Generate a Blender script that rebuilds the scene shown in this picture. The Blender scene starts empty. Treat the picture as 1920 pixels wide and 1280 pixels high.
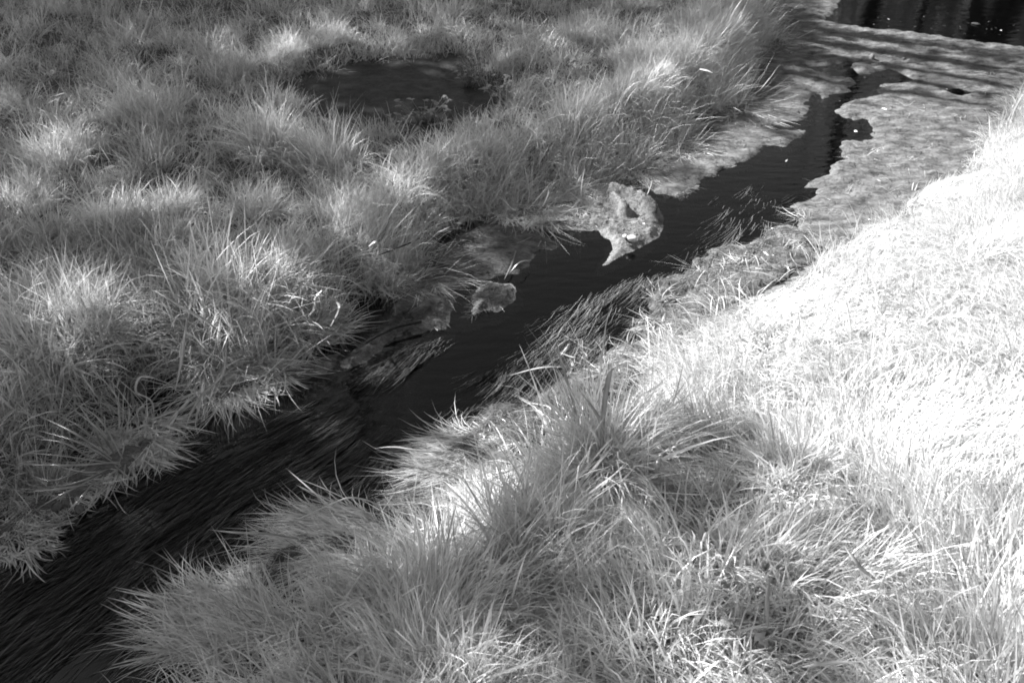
import bpy, math
import numpy as np

# ------------------------------------------------------------------ scene, camera, light
scene = bpy.context.scene
COL = scene.collection
H_CAM, PITCH, LENS = 1.95, math.radians(35), 32.0
cam_d = bpy.data.cameras.new("camera")
cam = bpy.data.objects.new("camera", cam_d)
COL.objects.link(cam)
cam.location = (0, 0, H_CAM)
cam.rotation_euler = (math.radians(90) - PITCH, 0, 0)
cam_d.lens, cam_d.sensor_width = LENS, 36
cam_d.clip_start, cam_d.clip_end = 0.05, 2000
cam_d.dof.use_dof = True
cam_d.dof.focus_distance = 3.2
cam_d.dof.aperture_fstop = 8
scene.camera = cam

SUN_EL = math.radians(38)
SUN_H = np.array([-0.866, 0.5])                      # towards the sun, on the ground
S = np.array([SUN_H[0] * math.cos(SUN_EL), SUN_H[1] * math.cos(SUN_EL), math.sin(SUN_EL)])

world = bpy.data.worlds.new("World")
scene.world = world
world.use_nodes = True
nt = world.node_tree
nt.nodes.clear()
sky = nt.nodes.new("ShaderNodeTexSky")
sky.sky_type = 'NISHITA'
sky.sun_disc = False
sky.sun_elevation = SUN_EL
sky.sun_rotation = math.radians(300)
bw = nt.nodes.new("ShaderNodeRGBToBW")
bg = nt.nodes.new("ShaderNodeBackground")
bg.inputs['Strength'].default_value = 0.05
out = nt.nodes.new("ShaderNodeOutputWorld")
nt.links.new(sky.outputs[0], bw.inputs[0])
nt.links.new(bw.outputs[0], bg.inputs['Color'])
nt.links.new(bg.outputs[0], out.inputs[0])

sun_d = bpy.data.lights.new("sun", 'SUN')
sun_d.energy = 5.0
sun_d.angle = math.radians(0.53)
sun_d.color = (1, 1, 1)
sun = bpy.data.objects.new("sun", sun_d)
COL.objects.link(sun)
from mathutils import Vector
sun.rotation_euler = Vector(S).to_track_quat('Z', 'Y').to_euler()
sun.location = (-12, 8, 12)

scene.view_settings.view_transform = 'Standard'
scene.view_settings.look = 'None'
scene.view_settings.exposure = 1.55
scene.view_settings.gamma = 1
scene.view_settings.use_curve_mapping = False
scene.cycles.filter_width = 1.8
scene.cycles.max_bounces = 8
scene.cycles.diffuse_bounces = 4
scene.cycles.transmission_bounces = 6
scene.cycles.transparent_max_bounces = 12
scene.cycles.caustics_reflective = False
scene.cycles.caustics_refractive = False

rng = np.random.default_rng(7)

# ------------------------------------------------------------------ numeric helpers
F = LENS / 36 * 1920


def at(px, py, z=0.0):
    """point at height z on the line of sight of a place in the photograph"""
    x = (px - 960) / F
    y = (640 - py) / F
    dx, dy, dz = x, math.cos(PITCH) + y * math.sin(PITCH), -math.sin(PITCH) + y * math.cos(PITCH)
    t = (z - H_CAM) / dz
    return np.array([dx * t, dy * t])


def pts(lst, z=0.0):
    return np.array([at(a, b, z) for a, b in lst])


def depth(px, py, z=0.0):
    p = at(px, py, z)
    return p[1] * math.cos(PITCH) + (H_CAM - z) * math.sin(PITCH)


def hash2(ix, iy, seed):
    ix = ix.astype(np.int64)
    iy = iy.astype(np.int64)
    n = (ix * 374761393 + iy * 668265263 + seed * 2147483647) & 0xFFFFFFFF
    n = ((n ^ (n >> 13)) * 1274126177) & 0xFFFFFFFF
    n = n ^ (n >> 16)
    return (n & 0xFFFF) / 65535.0


def vnoise(x, y, seed=0):
    x0, y0 = np.floor(x), np.floor(y)
    fx, fy = x - x0, y - y0
    fx = fx * fx * (3 - 2 * fx)
    fy = fy * fy * (3 - 2 * fy)
    a, b = hash2(x0, y0, seed), hash2(x0 + 1, y0, seed)
    c, d = hash2(x0, y0 + 1, seed), hash2(x0 + 1, y0 + 1, seed)
    return (a * (1 - fx) + b * fx) * (1 - fy) + (c * (1 - fx) + d * fx) * fy


def fbm(x, y, scale, octaves=4, seed=0):
    s, amp, tot = np.zeros_like(x), 1.0, 0.0
    for k in range(octaves):
        s += amp * (vnoise(x * scale + 17.3 * k, y * scale - 9.1 * k, seed + k) - 0.5) * 2
        tot += amp
        scale *= 2.03
        amp *= 0.55
    return s / tot


def seg_dist(P, line, closed=False):
    """distance from every point to a polyline"""
    best = np.full(len(P), 1e9)
    n = len(line)
    for i in range(n if closed else n - 1):
        a, b = line[i], line[(i + 1) % n]
        ab = b - a
        t = np.clip(((P - a) @ ab) / max(ab @ ab, 1e-12), 0, 1)
        d = P - a - t[:, None] * ab
        best = np.minimum(best, np.hypot(d[:, 0], d[:, 1]))
    return best


def inside(P, poly):
    r = np.zeros(len(P), bool)
    n = len(poly)
    for i in range(n):
        a, b = poly[i], poly[(i + 1) % n]
        c = (a[1] > P[:, 1]) != (b[1] > P[:, 1])
        with np.errstate(divide='ignore', invalid='ignore'):
            xi = (b[0] - a[0]) * (P[:, 1] - a[1]) / (b[1] - a[1] + 1e-15) + a[0]
        r ^= c & (P[:, 0] < xi)
    return r


def sdist(P, poly):
    """positive inside"""
    d = seg_dist(P, poly, True)
    return np.where(inside(P, poly), d, -d)


def sstep(a, b, x):
    t = np.clip((x - a) / (b - a), 0, 1)
    return t * t * (3 - 2 * t)


# ------------------------------------------------------------------ the lie of the land
LEFT_LINE = pts([(-260, 1190), (-120, 1090), (0, 1020), (130, 950), (250, 870), (330, 790), (430, 730), (560, 690), (650, 640),
                 (740, 560), (830, 480), (900, 420), (1010, 385), (1120, 350), (1200, 320), (1290, 270), (1370, 205),
                 (1430, 140), (1465, 70), (1485, 10)])
LEFT_LINE = np.vstack([[-4.5, -1.2], LEFT_LINE, [2.35, 8.3], [2.3, 9.3], [3.0, 11.2], [5.0, 12.6]])
RIGHT_LINE = pts([(2150, -20), (1990, 70), (1920, 135), (1800, 235), (1700, 300), (1610, 350), (1540, 410), (1470, 450), (1380, 500),
                  (1300, 545), (1230, 590), (1160, 650), (1100, 710), (1020, 775), (950, 830), (880, 890),
                  (800, 950), (700, 1000), (600, 1045), (500, 1110), (400, 1190), (300, 1250), (200, 1310)])
RIGHT_LINE = np.vstack([[12.5, 13.0], [9.0, 10.0], RIGHT_LINE, [-2.2, 0.0], [-3.2, -1.8]])
BASIN = np.vstack([LEFT_LINE, [[9.0, 13.6]], RIGHT_LINE])
POOL = pts([(505, 165), (600, 135), (700, 112), (800, 100), (890, 108), (950, 150), (955, 205), (880, 245),
            (760, 262), (660, 250), (590, 215), (530, 190)], 0.15)


STRIP = pts([(860, 330), (1000, 290), (1150, 240), (1270, 170), (1370, 90), (1420, 20)], .25)


def height_raw(P):
    x, y = P[:, 0], P[:, 1]
    d = -sdist(P, BASIN)                               # >0 on land
    right = seg_dist(P, RIGHT_LINE) < seg_dist(P, LEFT_LINE)
    d = d - np.where(right, 0.13 + .09 * np.exp(-((y - 3.5) / 1.1) ** 2), 0.13 + .06 * sstep(3.2, 2.4, y)) * (y < 9) + np.where(right, .11, .06) * fbm(x, y, 2.6, 3, 5)
    up = np.where(d > 0, d, 0)
    far = y > 9.5
    hl = 0.15 * sstep(0.0, 0.16, d) + 0.06 * (1 - np.exp(-up / 0.7)) + 0.05 * fbm(x, y, 1.6, 3, 11) * sstep(0.05, .5, d)
    hr = 0.18 * (1 - np.exp(-up / 0.35)) + 0.035 * np.minimum(up, 4) + 0.035 * fbm(x, y, 1.8, 3, 23) * sstep(0.05, .5, d)
    hl = hl + .06 * np.exp(-(seg_dist(P, STRIP) / .28) ** 2) * sstep(0.0, .15, d)
    h = np.where(right, hr, hl)
    bed = -0.04 - 0.20 * sstep(0.0, 0.3, -d) + 0.02 * fbm(x, y, 5, 2, 3)
    h = np.where(d > 0, h, np.where(d > -.05, -0.04 * (-d / .05), bed))
    dp = sdist(P, POOL) + 0.06 * fbm(x, y, 2.5, 3, 31)
    h = np.where(dp > -0.12, np.minimum(h, 0.22 - 0.14 * sstep(-0.14, 0.08, dp)), h)
    roll = sstep(14, 40, np.hypot(x, y))
    return h + roll * 0.5


def axis(lo, hi, step, far):
    mid = np.arange(lo, hi + 1e-6, step)
    g, v, s = [], 0.0, step
    while v < far:
        s *= 1.22
        v += s
        g.append(v)
    g = np.array(g)
    return np.concatenate([(lo - g)[::-1], mid, hi + g])


GX, GY = axis(-5.6, 5.6, 0.035, 600), axis(0.2, 9.6, 0.035, 600)
XX, YY = np.meshgrid(GX, GY)
HP = np.stack([XX.ravel(), YY.ravel()], 1)
HH = height_raw(HP).reshape(XX.shape)


def h_at(x, y):
    ix = np.clip(np.searchsorted(GX, x) - 1, 0, len(GX) - 2)
    iy = np.clip(np.searchsorted(GY, y) - 1, 0, len(GY) - 2)
    fx = np.clip((x - GX[ix]) / (GX[ix + 1] - GX[ix]), 0, 1)
    fy = np.clip((y - GY[iy]) / (GY[iy + 1] - GY[iy]), 0, 1)
    return (HH[iy, ix] * (1 - fx) + HH[iy, ix + 1] * fx) * (1 - fy) + (HH[iy + 1, ix] * (1 - fx) + HH[iy + 1, ix + 1] * fx) * fy


# ------------------------------------------------------------------ object helpers
def tag(o, label=None, cat=None, group=None, kind=None):
    for k, v in (('label', label), ('category', cat), ('group', group), ('kind', kind)):
        if v:
            o[k] = v
    return o


def mesh_obj(name, V, loops, starts, mat, parent=None, tone=None, loc=None):
    V = np.asarray(V, dtype=np.float32)
    if loc is not None:
        V = V - np.asarray(loc, dtype=np.float32)
    me = bpy.data.meshes.new(name)
    me.vertices.add(len(V))
    me.vertices.foreach_set('co', V.ravel())
    me.loops.add(len(loops))
    me.loops.foreach_set('vertex_index', np.asarray(loops, dtype=np.int32))
    me.polygons.add(len(starts))
    me.polygons.foreach_set('loop_start', np.asarray(starts, dtype=np.int32))
    if tone is not None:
        a = me.attributes.new('tone', 'FLOAT', 'POINT')
        a.data.foreach_set('value', np.asarray(tone, dtype=np.float32))
    me.update(calc_edges=True)
    me.materials.append(mat)
    o = bpy.data.objects.new(name, me)
    COL.objects.link(o)
    if loc is not None:
        o.location = loc
    if parent is not None:
        o.parent = parent
    return o


def tri_obj(name, V, T, mat, parent=None, tone=None, loc=None):
    T = np.asarray(T)
    return mesh_obj(name, V, T.ravel(), np.arange(len(T)) * 3, mat, parent, tone, loc)


def quad_obj(name, V, Q, mat, parent=None, tone=None, loc=None):
    Q = np.asarray(Q)
    return mesh_obj(name, V, Q.ravel(), np.arange(len(Q)) * 4, mat, parent, tone, loc)


def empty(name, loc):
    o = bpy.data.objects.new(name, None)
    o.location = loc
    o.empty_display_size = 0.1
    COL.objects.link(o)
    return o


# ------------------------------------------------------------------ materials (the picture is infrared: greys only)
def mat_new(name):
    m = bpy.data.materials.new(name)
    m.use_nodes = True
    t = m.node_tree
    t.nodes.clear()
    o = t.nodes.new('ShaderNodeOutputMaterial')
    return m, t, o


def N(t, kind, **kw):
    n = t.nodes.new(kind)
    for k, v in kw.items():
        if k in n.inputs:
            n.inputs[k].default_value = v
        else:
            setattr(n, k, v)
    return n


def leaf_mat(name, base, trans, gloss=0.06, rough=0.45):
    m, t, o = mat_new(name)
    a = N(t, 'ShaderNodeAttribute', attribute_name='tone')
    ns = N(t, 'ShaderNodeTexNoise')
    ns.inputs['Scale'].default_value = 38
    ns.inputs['Detail'].default_value = 2
    geo = N(t, 'ShaderNodeNewGeometry')
    t.links.new(geo.outputs['Position'], ns.inputs['Vector'])
    mr = N(t, 'ShaderNodeMapRange')
    mr.inputs['From Min'].default_value = 0.3
    mr.inputs['From Max'].default_value = 0.7
    mr.inputs['To Min'].default_value = 0.82 * base
    mr.inputs['To Max'].default_value = 1.12 * base
    t.links.new(ns.outputs[0], mr.inputs['Value'])
    mul = N(t, 'ShaderNodeMath', operation='MULTIPLY', use_clamp=True)
    t.links.new(a.outputs['Fac'], mul.inputs[0])
    t.links.new(mr.outputs[0], mul.inputs[1])
    d = N(t, 'ShaderNodeBsdfDiffuse')
    tr = N(t, 'ShaderNodeBsdfTranslucent')
    g = N(t, 'ShaderNodeBsdfGlossy', Roughness=rough)
    g.inputs['Color'].default_value = (.9, .9, .9, 1)
    t.links.new(mul.outputs[0], d.inputs['Color'])
    t.links.new(mul.outputs[0], tr.inputs['Color'])
    x1 = N(t, 'ShaderNodeMixShader', Fac=trans)
    t.links.new(d.outputs[0], x1.inputs[1])
    t.links.new(tr.outputs[0], x1.inputs[2])
    x2 = N(t, 'ShaderNodeMixShader', Fac=gloss)
    t.links.new(x1.outputs[0], x2.inputs[1])
    t.links.new(g.outputs[0], x2.inputs[2])
    t.links.new(x2.outputs[0], o.inputs['Surface'])
    return m


def soil_mat(name, lo, hi, scale, bump, rough=0.9, spec=0.2, stretch=None):
    m, t, o = mat_new(name)
    geo = N(t, 'ShaderNodeNewGeometry')
    mp = N(t, 'ShaderNodeMapping')
    if stretch:
        mp.inputs['Rotation'].default_value = (0, 0, stretch[0])
        mp.inputs['Scale'].default_value = (stretch[1], stretch[2], 1)
    t.links.new(geo.outputs['Position'], mp.inputs['Vector'])
    n1 = N(t, 'ShaderNodeTexNoise')
    n1.inputs['Scale'].default_value = scale
    n1.inputs['Detail'].default_value = 8
    n1.inputs['Roughness'].default_value = 0.68
    n2 = N(t, 'ShaderNodeTexNoise')
    n2.inputs['Scale'].default_value = scale * 9
    n2.inputs['Detail'].default_value = 4
    n2.inputs['Roughness'].default_value = 0.7
    t.links.new(mp.outputs[0], n1.inputs['Vector'])
    t.links.new(mp.outputs[0], n2.inputs['Vector'])
    ad = N(t, 'ShaderNodeMath', operation='MULTIPLY_ADD')
    ad.inputs[1].default_value = 0.6
    t.links.new(n2.outputs[0], ad.inputs[0])
    t.links.new(n1.outputs[0], ad.inputs[2])
    mr = N(t, 'ShaderNodeMapRange')
    mr.inputs['From Min'].default_value = 0.62
    mr.inputs['From Max'].default_value = 0.98
    mr.inputs['To Min'].default_value = lo
    mr.inputs['To Max'].default_value = hi
    t.links.new(ad.outputs[0], mr.inputs['Value'])
    b = N(t, 'ShaderNodeBsdfPrincipled')
    b.inputs['Roughness'].default_value = rough
    b.inputs['Specular IOR Level'].default_value = spec
    t.links.new(mr.outputs[0], b.inputs['Base Color'])
    bm = N(t, 'ShaderNodeBump')
    bm.inputs['Strength'].default_value = 1.0
    bm.inputs['Distance'].default_value = bump
    t.links.new(ad.outputs[0], bm.inputs['Height'])
    t.links.new(bm.outputs[0], b.inputs['Normal'])
    t.links.new(b.outputs[0], o.inputs['Surface'])
    return m


def water_mat():
    m, t, o = mat_new('stream water')
    geo = N(t, 'ShaderNodeNewGeometry')
    mp = N(t, 'ShaderNodeMapping')
    mp.inputs['Rotation'].default_value = (0, 0, math.radians(-48))
    mp.inputs['Scale'].default_value = (3.0, 9.0, 1)
    n = N(t, 'ShaderNodeTexNoise')
    n.inputs['Scale'].default_value = 2.2
    n.inputs['Detail'].default_value = 3
    t.links.new(geo.outputs['Position'], mp.inputs['Vector'])
    t.links.new(mp.outputs[0], n.inputs['Vector'])
    bm = N(t, 'ShaderNodeBump')
    bm.inputs['Strength'].default_value = 0.5
    bm.inputs['Distance'].default_value = 0.004
    t.links.new(n.outputs[0], bm.inputs['Height'])
    tr = N(t, 'ShaderNodeBsdfTransparent')
    tr.inputs['Color'].default_value = (.42, .42, .42, 1)
    g = N(t, 'ShaderNodeBsdfGlossy', Roughness=0.03)
    g.inputs['Color'].default_value = (1, 1, 1, 1)
    fr = N(t, 'ShaderNodeFresnel', IOR=1.33)
    t.links.new(bm.outputs[0], g.inputs['Normal'])
    t.links.new(bm.outputs[0], fr.inputs['Normal'])
    x = N(t, 'ShaderNodeMixShader')
    t.links.new(fr.outputs[0], x.inputs[0])
    t.links.new(tr.outputs[0], x.inputs[1])
    t.links.new(g.outputs[0], x.inputs[2])
    t.links.new(x.outputs[0], o.inputs['Surface'])
    return m


M_GRASS = leaf_mat('grass blade', 0.80, 0.37)
M_TUFT = leaf_mat('tussock blade', 0.80, 0.34)
M_REED = leaf_mat('reed leaf', 0.60, 0.30, 0.14, 0.32)
M_WEED = leaf_mat('water weed', 0.30, 0.25, 0.08, 0.25)
M_HERB = leaf_mat('herb leaf', 0.40, 0.30)
M_DRY = leaf_mat('dry leaf', 0.72, 0.15, 0.10, 0.4)
M_CROWN = leaf_mat('tree leaf', 0.55, 0.40)
M_SOIL = soil_mat('bank soil', 0.05, 0.22, 6, 0.02)
M_THATCH = soil_mat('dead grass thatch', 0.2, 0.6, 24, 0.02)
M_SILT = soil_mat('stream bed silt', 0.015, 0.05, 8, 0.01)
M_ALGAE = soil_mat('algae mat', 0.04, 0.30, 9, 0.016, 0.75, 0.3, (math.radians(30), 1.0, 2.4))
M_SCUM_SHADE = soil_mat('pool scum in painted shade', 0.03, 0.09, 9, 0.006, 0.8, 0.25)  # algae in the hollow, its shade put into the dark colour
M_HUMP = soil_mat('draped algae', 0.05, 0.38, 18, 0.014, 0.7, 0.3)
M_BARK = soil_mat('bark', 0.025, 0.08, 9, 0.02, 0.95, 0.1, (0, 1, 1))
M_STONE = soil_mat('wet stone', 0.04, 0.14, 14, 0.004, 0.25, 0.6)
M_WATER = water_mat()

# ------------------------------------------------------------------ ground, water
ny, nx = XX.shape
idx = np.arange(ny * nx).reshape(ny, nx)
Q = np.stack([idx[:-1, :-1], idx[:-1, 1:], idx[1:, 1:], idx[1:, :-1]], -1).reshape(-1, 4)
quad_obj('ground', np.stack([XX.ravel(), YY.ravel(), HH.ravel()], 1), Q, M_SOIL)
gr = tag(bpy.data.objects['ground'], kind='structure')
gr.data.materials.append(M_SILT)
gr.data.materials.append(M_THATCH)
qc = HP[Q].mean(1)
qi = np.where((HH.ravel()[Q].min(1) < -0.005) | (sdist(qc, POOL) > -.03), 1, np.where((HH.ravel()[Q].min(1) > .05) & (seg_dist(qc, RIGHT_LINE) < seg_dist(qc, LEFT_LINE)), 2, 0))
gr.data.polygons.foreach_set('material_index', qi.astype(np.int32))


def sheet(name, x0, x1, y0, y1, z, mat):
    V = [(x0, y0, z), (x1, y0, z), (x1, y1, z), (x0, y1, z)]
    return quad_obj(name, np.array(V), [[0, 1, 2, 3]], mat)


# water spreads a little under the banks: a plain sheet at stream level, hidden where the banks rise above it
tag(sheet('water', -5.5, 13.5, -2.0, 14.5, 0.0, M_WATER), kind='structure')


# ------------------------------------------------------------------ blades
def make_blades(root, L, w, az, th0, curl, seg, tone, twist=None, pw=1.3, floor=True, kink=0.0):
    n = len(root)
    t = np.linspace(0, 1, seg + 1)
    C = np.zeros((n, seg + 1, 3))
    C[:, 0] = root
    azk = az[:, None] + kink * rng.normal(0, 1, n)[:, None] * t[None, :]
    for k in range(1, seg + 1):
        tm = (t[k] + t[k - 1]) / 2
        th = th0 + curl * tm ** pw
        a = azk[:, k]
        st = (L / seg)[:, None] * np.stack([np.sin(th) * np.cos(a), np.sin(th) * np.sin(a), np.cos(th)], 1)
        C[:, k] = C[:, k - 1] + st
    if floor:
        flat = C.reshape(-1, 3)
        g = np.maximum(h_at(flat[:, 0], flat[:, 1]), 0.0) + 0.006
        lift = rng.uniform(0, 0.014, n)[:, None].repeat(seg + 1, 1).ravel()
        flat[:, 2] = np.maximum(flat[:, 2], np.where(np.tile(t > 0, n), g + lift, flat[:, 2]))
        C = flat.reshape(n, seg + 1, 3)
    side = np.stack([-np.sin(az), np.cos(az), np.zeros(n)], 1)
    if twist is None:
        twist = rng.normal(0, 0.55, n)
    fwd = np.stack([np.cos(az) * np.cos(th0), np.sin(az) * np.cos(th0), -np.sin(th0)], 1)
    side = side * np.cos(twist)[:, None] + fwd * np.sin(twist)[:, None]
    prof = np.interp(t, [0, .25, .55, .8, 1], [.75, 1, .85, .5, 0])
    V = []
    half = (w / 2)[:, None, None] * prof[None, :seg, None] * side[:, None, :]
    A = C[:, :seg] - half
    B = C[:, :seg] + half
    VV = np.empty((n, 2 * seg + 1, 3))
    VV[:, 0:2 * seg:2] = A
    VV[:, 1:2 * seg:2] = B
    VV[:, 2 * seg] = C[:, seg]
    tri = []
    for k in range(seg - 1):
        tri += [(2 * k, 2 * k + 1, 2 * k + 3), (2 * k, 2 * k + 3, 2 * k + 2)]
    tri.append((2 * seg - 2, 2 * seg - 1, 2 * seg))
    tri = np.array(tri)
    T = (np.arange(n) * (2 * seg + 1))[:, None, None] + tri[None]
    tn = np.repeat(tone, 2 * seg + 1)
    return VV.reshape(-1, 3), T.reshape(-1, 3), tn


def join(parts):
    V, T, tn, o = [], [], [], 0
    for v, t, a in parts:
        V.append(v)
        T.append(t + o)
        tn.append(a)
        o += len(v)
    return np.concatenate(V), np.concatenate(T), np.concatenate(tn)


def clump_blades(cx, cy, rad, hgt, n, w, seg=4, spread=1.0, lean=(0, 0), tone=1.0, droop=1.0, cz=None):
    r = rad * 0.85 * np.sqrt(rng.uniform(0, 1, n))
    a = rng.uniform(0, 2 * np.pi, n)
    # an uneven outline and locks of blades that fall the same way
    r = r * (1 + .35 * np.sin(2 * a + rng.uniform(0, 6)) * rng.uniform(.2, 1) + .2 * np.sin(5 * a + rng.uniform(0, 6)))
    x, y = cx + r * np.cos(a), cy + r * np.sin(a)
    z = h_at(x, y) - 0.01
    m = max(3, n // 11)
    ka = rng.uniform(0, 2 * np.pi, m)
    kr = rad * 0.85 * np.sqrt(rng.uniform(0, 1, m))
    lx = rng.normal(0, .46, m)
    ly = rng.normal(0, .46, m)
    lc = rng.normal(0, .5, m)
    ll = rng.uniform(.5, 1.32, m)
    lean = (lean[0] + rng.normal(0, .16), lean[1] + rng.normal(0, .16))
    # nearest lock by a coarse shuffle: angle and radius bins
    order = np.lexsort((kr, np.floor(ka * 4)))
    key = np.floor(a * 4) * 10 + r / max(rad, 1e-3)
    lk = order[np.clip((np.argsort(np.argsort(key)) * m) // n, 0, m - 1)]
    rel = np.clip(r / max(rad, 1e-3), 0, 1.2)
    out_l = spread * (0.05 + 0.38 * rel) * rng.uniform(0.3, 1.3, n)
    vx = out_l * np.cos(a) + lean[0] + lx[lk] + rng.normal(0, .24, n)
    vy = out_l * np.sin(a) + lean[1] + ly[lk] + rng.normal(0, .24, n)
    az = np.arctan2(vy, vx)
    th0 = np.clip(np.hypot(vx, vy) * 0.72, 0.02, 1.25)
    curl = droop * np.clip(rng.normal(1.0, 0.6, n) * (0.5 + .7 * rel) + lc[lk], 0.0, 2.6)
    L = hgt * np.clip(rng.normal(.86, .2, n), .35, 1.35) * (1.08 - 0.25 * rel) * ll[lk]
    ww = w * rng.uniform(0.5, 1.25, n) * np.where(rng.uniform(0, 1, n) < .16, 1.75, 1)
    tn = tone * np.clip(rng.normal(1, .16, n), .55, 1.4)
    tn = np.where(rng.uniform(0, 1, n) < .05, tn * .6, tn)
    return make_blades(np.stack([x, y, z], 1), L, ww, az, th0, curl, seg, tn, kink=0.65)


# ---- small helpers about the frame, used only to decide where grass is worth growing
def in_view(x, y, z, mx=160, my=160):
    rx, ry, rz = x, y, z - H_CAM
    dep = ry * math.cos(PITCH) - rz * math.sin(PITCH)
    up = ry * math.sin(PITCH) + rz * math.cos(PITCH)
    dep = np.maximum(dep, 1e-3)
    px = 960 + F * rx / dep
    py = 640 - F * up / dep
    return (px > -mx) & (px < 1920 + mx) & (py > -my) & (py < 1280 + my)


def land_side(P):
    return seg_dist(P, RIGHT_LINE) < seg_dist(P, LEFT_LINE)


# ------------------------------------------------------------------ floating algae mats
def grid_mat(name, outline, label, mat, step=0.013, thick=0.013, rag=0.026, bump=0.015, seed=1, holes=(), strands=0, tone=0.5,
             sag=0.8, group='floating algae mats', cat='algae mat', extra=None, zoff=0.0):
    poly = np.asarray(outline)
    lo, hi = poly.min(0) - 0.08, poly.max(0) + 0.08
    xs, ys = np.arange(lo[0], hi[0], step), np.arange(lo[1], hi[1], step)
    X, Y = np.meshgrid(xs, ys)
    P = np.stack([X.ravel(), Y.ravel()], 1)
    d = sdist(P, poly)
    for hol in holes:
        d = np.minimum(d, -sdist(P, hol))
    rr = fbm(P[:, 0], P[:, 1], 9, 5, seed + 40)
    d = d + rag * rr + rag * 0.9 * fbm(P[:, 0] * 0.55 + P[:, 1] * .3, P[:, 1] - P[:, 0] * .6, 26, 3, seed + 77)
    prof = np.where(d > 0, thick * sstep(0, 0.05, d), d * 0.9)
    z = prof + bump * sstep(-0.01, 0.06, d) * (fbm(P[:, 0], P[:, 1], 14, 5, seed) * 0.9 + 0.25) \
        + bump * 0.35 * sstep(-0.01, 0.05, d) * fbm(P[:, 0] * 0.4, P[:, 1] * 1.0, 60, 2, seed + 9)
    # a mat sags under water where it is thin
    z = z - sag * bump * sstep(.1, .5, fbm(P[:, 0], P[:, 1], 4.5, 3, seed + 5))
    if extra is not None:
        z = z + extra(P, d)
    keep = (d > -0.035)
    ny_, nx_ = X.shape
    idn = np.arange(ny_ * nx_).reshape(ny_, nx_)
    q = np.stack([idn[:-1, :-1], idn[:-1, 1:], idn[1:, 1:], idn[1:, :-1]], -1).reshape(-1, 4)
    q = q[keep[q].all(1)]
    used = np.unique(q)
    remap = np.zeros(ny_ * nx_, int)
    remap[used] = np.arange(len(used))
    V = np.stack([P[:, 0], P[:, 1], z + zoff], 1)[used]
    c = np.array([V[:, 0].mean(), V[:, 1].mean(), 0.0])
    o = quad_obj(name, V, remap[q], mat, loc=c)
    tag(o, label, cat, group)
    strands = int(strands * (2.5 if mat is not M_HUMP else .8))
    if strands:
        good = np.where(d > (.012 if mat is M_ALGAE else .03))[0]
        pk = good[rng.integers(0, len(good), strands)]
        r = np.stack([P[pk, 0], P[pk, 1], np.maximum(z[pk], 0) + zoff + 0.001], 1)
        fx, fy = flow(r[:, :2])
        az = np.arctan2(fy, fx) + rng.normal(0, .7, strands)
        v, t, tn = make_blades(r, rng.uniform(.015, .06, strands) * (1 if mat is M_ALGAE else .5), rng.uniform(.001, .0024, strands), az,
                               rng.uniform(1.1, 1.5, strands), rng.uniform(0, .7, strands), 3,
                               tone * rng.uniform(.5, 1.3, strands), floor=False)
        zmin = np.maximum(v[:, 2], 0.001 + zoff)
        v[:, 2] = zmin
        s = tri_obj('algae_strands', v - c, t, M_WEED, parent=o, tone=tn)
        tag(s, kind='stuff')
    return o


MID = pts([(2000, -60), (1760, 60), (1640, 140), (1540, 230), (1400, 350), (1200, 480), (1050, 560), (900, 660), (720, 780), (450, 900), (150, 1080), (-150, 1260)])


def flow(P):
    """unit direction the current runs in (down and to the left of the photograph)"""
    best = np.full(len(P), 1e9)
    ux, uy = np.zeros(len(P)), np.zeros(len(P))
    W = np.zeros(len(P))
    for i in range(len(MID) - 1):
        a, b = MID[i], MID[i + 1]
        m = (a + b) / 2
        dd = (b - a) / np.hypot(*(b - a))
        w = np.exp(-((P[:, 0] - m[0]) ** 2 + (P[:, 1] - m[1]) ** 2) / (2 * .35 ** 2)) + 1e-9
        ux += w * dd[0]
        uy += w * dd[1]
    l = np.hypot(ux, uy)
    return ux / l, uy / l


def uv(lst, x0, y0, k):
    return [(x0 + k * a, y0 + k * b) for a, b in lst]


CH_R = uv([(1370, 400), (1290, 410), (1200, 425), (1185, 475), (1100, 490), (1030, 510), (980, 555), (1010, 590), (1060, 600), (1110, 585),
           (1150, 615), (1165, 660), (1155, 680), (1050, 690), (1000, 700), (1000, 740), (1010, 790), (960, 830), (940, 870), (830, 910),
           (830, 935), (890, 940), (880, 970), (760, 1040)], 1200, 0, .375)
CH_L = uv([(230, 970), (340, 920), (320, 885), (360, 885), (480, 830), (600, 775), (610, 745), (730, 740), (740, 700), (800, 690),
           (820, 650), (700, 655), (630, 650), (760, 610), (830, 600), (860, 560), (840, 520), (850, 490), (880, 470), (910, 510),
           (970, 500), (990, 470), (1060, 460), (1085, 420), (1060, 395), (990, 375), (870, 345), (960, 330), (1050, 310), (1075, 350),
           (1090, 385), (1150, 365), (1250, 355), (1300, 370)], 1200, 0, .375)
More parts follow.
